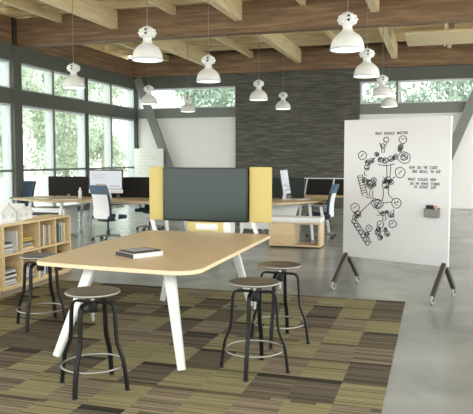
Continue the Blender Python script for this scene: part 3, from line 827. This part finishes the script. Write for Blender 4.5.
# ------------------------------------------------------------------ right desk group
dr = thing('desk', 'oak topped desk left of the whiteboard with a white side panel', 'desk', (-2.8, 12.6, 0))
MB().prism(rel([(-3.7, 11.55), (-2.8, 11.62), (-2.02, 12.75), (-2.1, 13.75), (-3.7, 13.75)], -2.8, 12.6), .705, .74).build('worktop', M['oak_desk'], dr)
MB().prism([(-.9, .18), (.24, .18), (.22, .45), (.30, .70), (-.9, .70)], 0, .02, 0, Matrix.Translation((0, -.3, 0)) @ Matrix.Rotation(R(90), 4, 'X')).build('side_panel', M['white_plastic'], dr, label='white panel under the desk')
for (x, y), (x2, y2) in (((-2.35, 12.5), (-2.22, 12.2)), ((-3.4, 11.75), (-3.5, 11.6)), ((-2.25, 13.6), (-2.15, 13.7)), ((-3.5, 13.6), (-3.6, 13.7))):
    MB().taper((x+2.8, y-12.6, .705), (x2+2.8, y2-12.6, 0), .06, .04, .045, .035, (1, 0, 0)).build('leg', M['white_metal'], dr)
MB().box(-.8, .5, .05, .1, .63, .7).build('beam', M['white_metal'], dr)
ds2 = thing('desk_screen', 'short slate privacy screen behind the angled monitor, right of the yellow wing', 'screen', (-2.96, 13.25, .741))
MB().box(-.38, .36, -.025, .025, 0, .42, .012).build('panel', M['screen_fabric2'], ds2)
MB().box(-.1, .1, -.05, -.026, 0, .06).build('clamp', M['grey_plastic'], ds2)
mo = monitor('slim desktop computer angled almost edge on, on the desk beside the yellow wing', (-2.86, 12.75, .7402), R(88), .6, .42, .085, -9)
kb2 = thing('keyboard', 'white keyboard on the desk beside the angled monitor', 'keyboard', (-2.55, 12.75, .7402), R(60))
MB().box(-.21, .21, -.055, .055, 0, .012, .004).build('base', M['alu'], kb2)
MB().box(-.2, .2, -.048, .048, .0122, .016).build('keys', M['white_plastic'], kb2)
ds3 = thing('desk_screen', 'black privacy screen with a pale rail on a farther desk left of the whiteboard', 'screen', (-2.52, 14.6, .741))
MB().box(-.32, .55, -.02, .02, .0, .36, .004, ).build('panel', M['screen_fabric'], ds3)
MB().box(-.34, .57, -.026, .026, .362, .385, .003).build('top_rail', M['alu'], ds3)
for x in (-.33, .28): MB().taper((x, -.03, 0), (x+.06, -.03, .37), .025, .02, .025, .02, (1, 0, 0)).build('post', M['alu'], ds3)
dr2 = thing('desk', 'farther oak desk behind the side-on blue office chair', 'desk', (-2.3, 14.9, 0))
MB().box(-.9, .7, -.6, .6, .705, .74, .003).build('worktop', M['oak_desk'], dr2)
for x in (-.8, .6):
    for y in (-.5, .5): MB().taper((x, y, .705), (x*1.05, y*1.05, 0), .06, .04, .045, .035, (1, 0, 0)).build('leg', M['white_metal'], dr2)

cr = thing('storage_bench', 'low maple storage bench with an open right side and white cushion', 'bench', (-2.34, 11.25, 0))
MB().box(-.46, .46, -.2, .2, .42, .445, .002).build('top_panel', M['maple'], cr)
MB().box(-.46, .46, -.2, .2, .03, .055, .002).build('bottom_panel', M['maple'], cr)
MB().box(-.46, .01, -.195, .195, .056, .419, .002).build('cupboard', M['maple'], cr)
MB().box(-.455, .005, -.204, -.1955, .06, .415, .002).build('door', M['maple'], cr)
MB().box(.42, .46, -.2, .2, .056, .419, .002).build('end_panel', M['maple'], cr)
MB().box(-.465, .465, -.205, .205, .446, .535, .014, None, 3).build('cushion', M['white_plastic'], cr, label='white seat cushion')
for x in (-.42, .42):
    for y in (-.16, .16): MB().lathe([(.02, 0), (.02, .03)], 12, (x, y, 0)).build('foot', M['black_plastic'], cr)

# ------------------------------------------------------------------ suspended ceiling panel
sp_ = thing('suspended_panel', 'pale wooden panel hung under the joists at the upper right', 'panel', (1.4, 17.2, 0))
MB().box(-2.21, 2.4, -.6, 1.2, 4.58, 4.64, .004).build('board', M['pine_x'], sp_)
MB().box(-1.28, -1.22, -1.6, 1.9, 4.645, 4.70).build('cross_bar', M['pine_y'], sp_)
for y in (-.7, .7): MB().tube([(-1.25, y, 4.70), (-1.25, y, 5.14)], .012, 8).build('hanger', M['ring_steel'], sp_)

# ------------------------------------------------------------------ trees outside
def foliage(label, mat, spots, nleaf):
    bm = bmesh.new(); trunks = MB()
    for x, y, h, r in spots:
        trunks.tube([(x, y, -.15), (x+.1, y, h*.4), (x-.05, y+.1, h*.8)], [.14, .11, .05], 8)
        cl = [(x+rnd.gauss(0, r*.5), y+rnd.gauss(0, r*.5), rnd.uniform(h*.12, h), rnd.uniform(.3, .6)*r) for _ in range(16)]
        for _ in range(nleaf):
            cx, cy, cz, cr_ = rnd.choice(cl)
            d = Vector((rnd.gauss(0, 1), rnd.gauss(0, 1), rnd.gauss(0, 1))).normalized()*cr_*rnd.random()**.45
            p = Vector((cx, cy, max(.1, cz)))+d
            s = rnd.uniform(.07, .17)
            q = Euler((rnd.uniform(0, 6.3), rnd.uniform(0, 6.3), rnd.uniform(0, 6.3))).to_matrix()
            vs = [bm.verts.new(p+q @ Vector(v)*s) for v in ((-1, 0, 0), (0, -.5, .1), (1, 0, 0), (0, .5, .1))]
            bm.faces.new(vs)
    me = bpy.data.meshes.new('foliage'); bm.to_mesh(me); bm.free(); me.materials.append(mat)
    o = bpy.data.objects.new('tree_foliage', me); C.objects.link(o)
    tag(o, label, 'trees', None, 'stuff')
    trunks.build('trunks', M['bark'], o)
    return o
foliage('pale green trees blurred beyond the left window wall', M['leaf'], [(-20, 24, 6.5, 1.6), (-20.5, 28.5, 7.5, 1.8), (-21, 34, 8, 2.0), (-23, 39, 9, 2.4), (-20, 31, 6, 1.5), (-22.5, 26, 8, 2.0), (-26, 33, 9, 2.6), (-26, 42, 9, 2.6), (-20.5, 37.5, 7, 1.8)], 4600)
foliage('pale green treetops seen through the high windows of the back wall', M['leaf2'], [(-11, 29, 7.5, 1.7), (-8.6, 30, 8, 1.9), (-11.2, 33, 9, 1.8), (-4, 31, 7.8, 2), (-1.6, 29, 7.2, 1.8), (1.5, 30, 7.6, 1.9), (3.6, 31, 8, 2), (5.5, 30, 7, 1.9)], 4600)

# ------------------------------------------------------------------ light
w = bpy.data.worlds.new('sky'); scene.world = w; w.use_nodes = True
bg = w.node_tree.nodes['Background']; bg.inputs[0].default_value = (.98, 1.0, .96, 1); bg.inputs[1].default_value = 3.8

# ------------------------------------------------------------------ camera
cam = bpy.data.cameras.new('camera'); co = bpy.data.objects.new('camera', cam); C.objects.link(co)
cam.sensor_fit = 'HORIZONTAL'; cam.angle = 2*math.atan(236.5/650); cam.clip_end = 200
co.location = (0, 0, 1.55); co.rotation_euler = (R(90-4.22), 0, R(17.06))
scene.camera = co
scene.view_settings.view_transform = 'Standard'; scene.view_settings.look = 'None'
scene.view_settings.exposure = -0.12; scene.view_settings.gamma = 1.0
scene.view_settings.use_curve_mapping = False
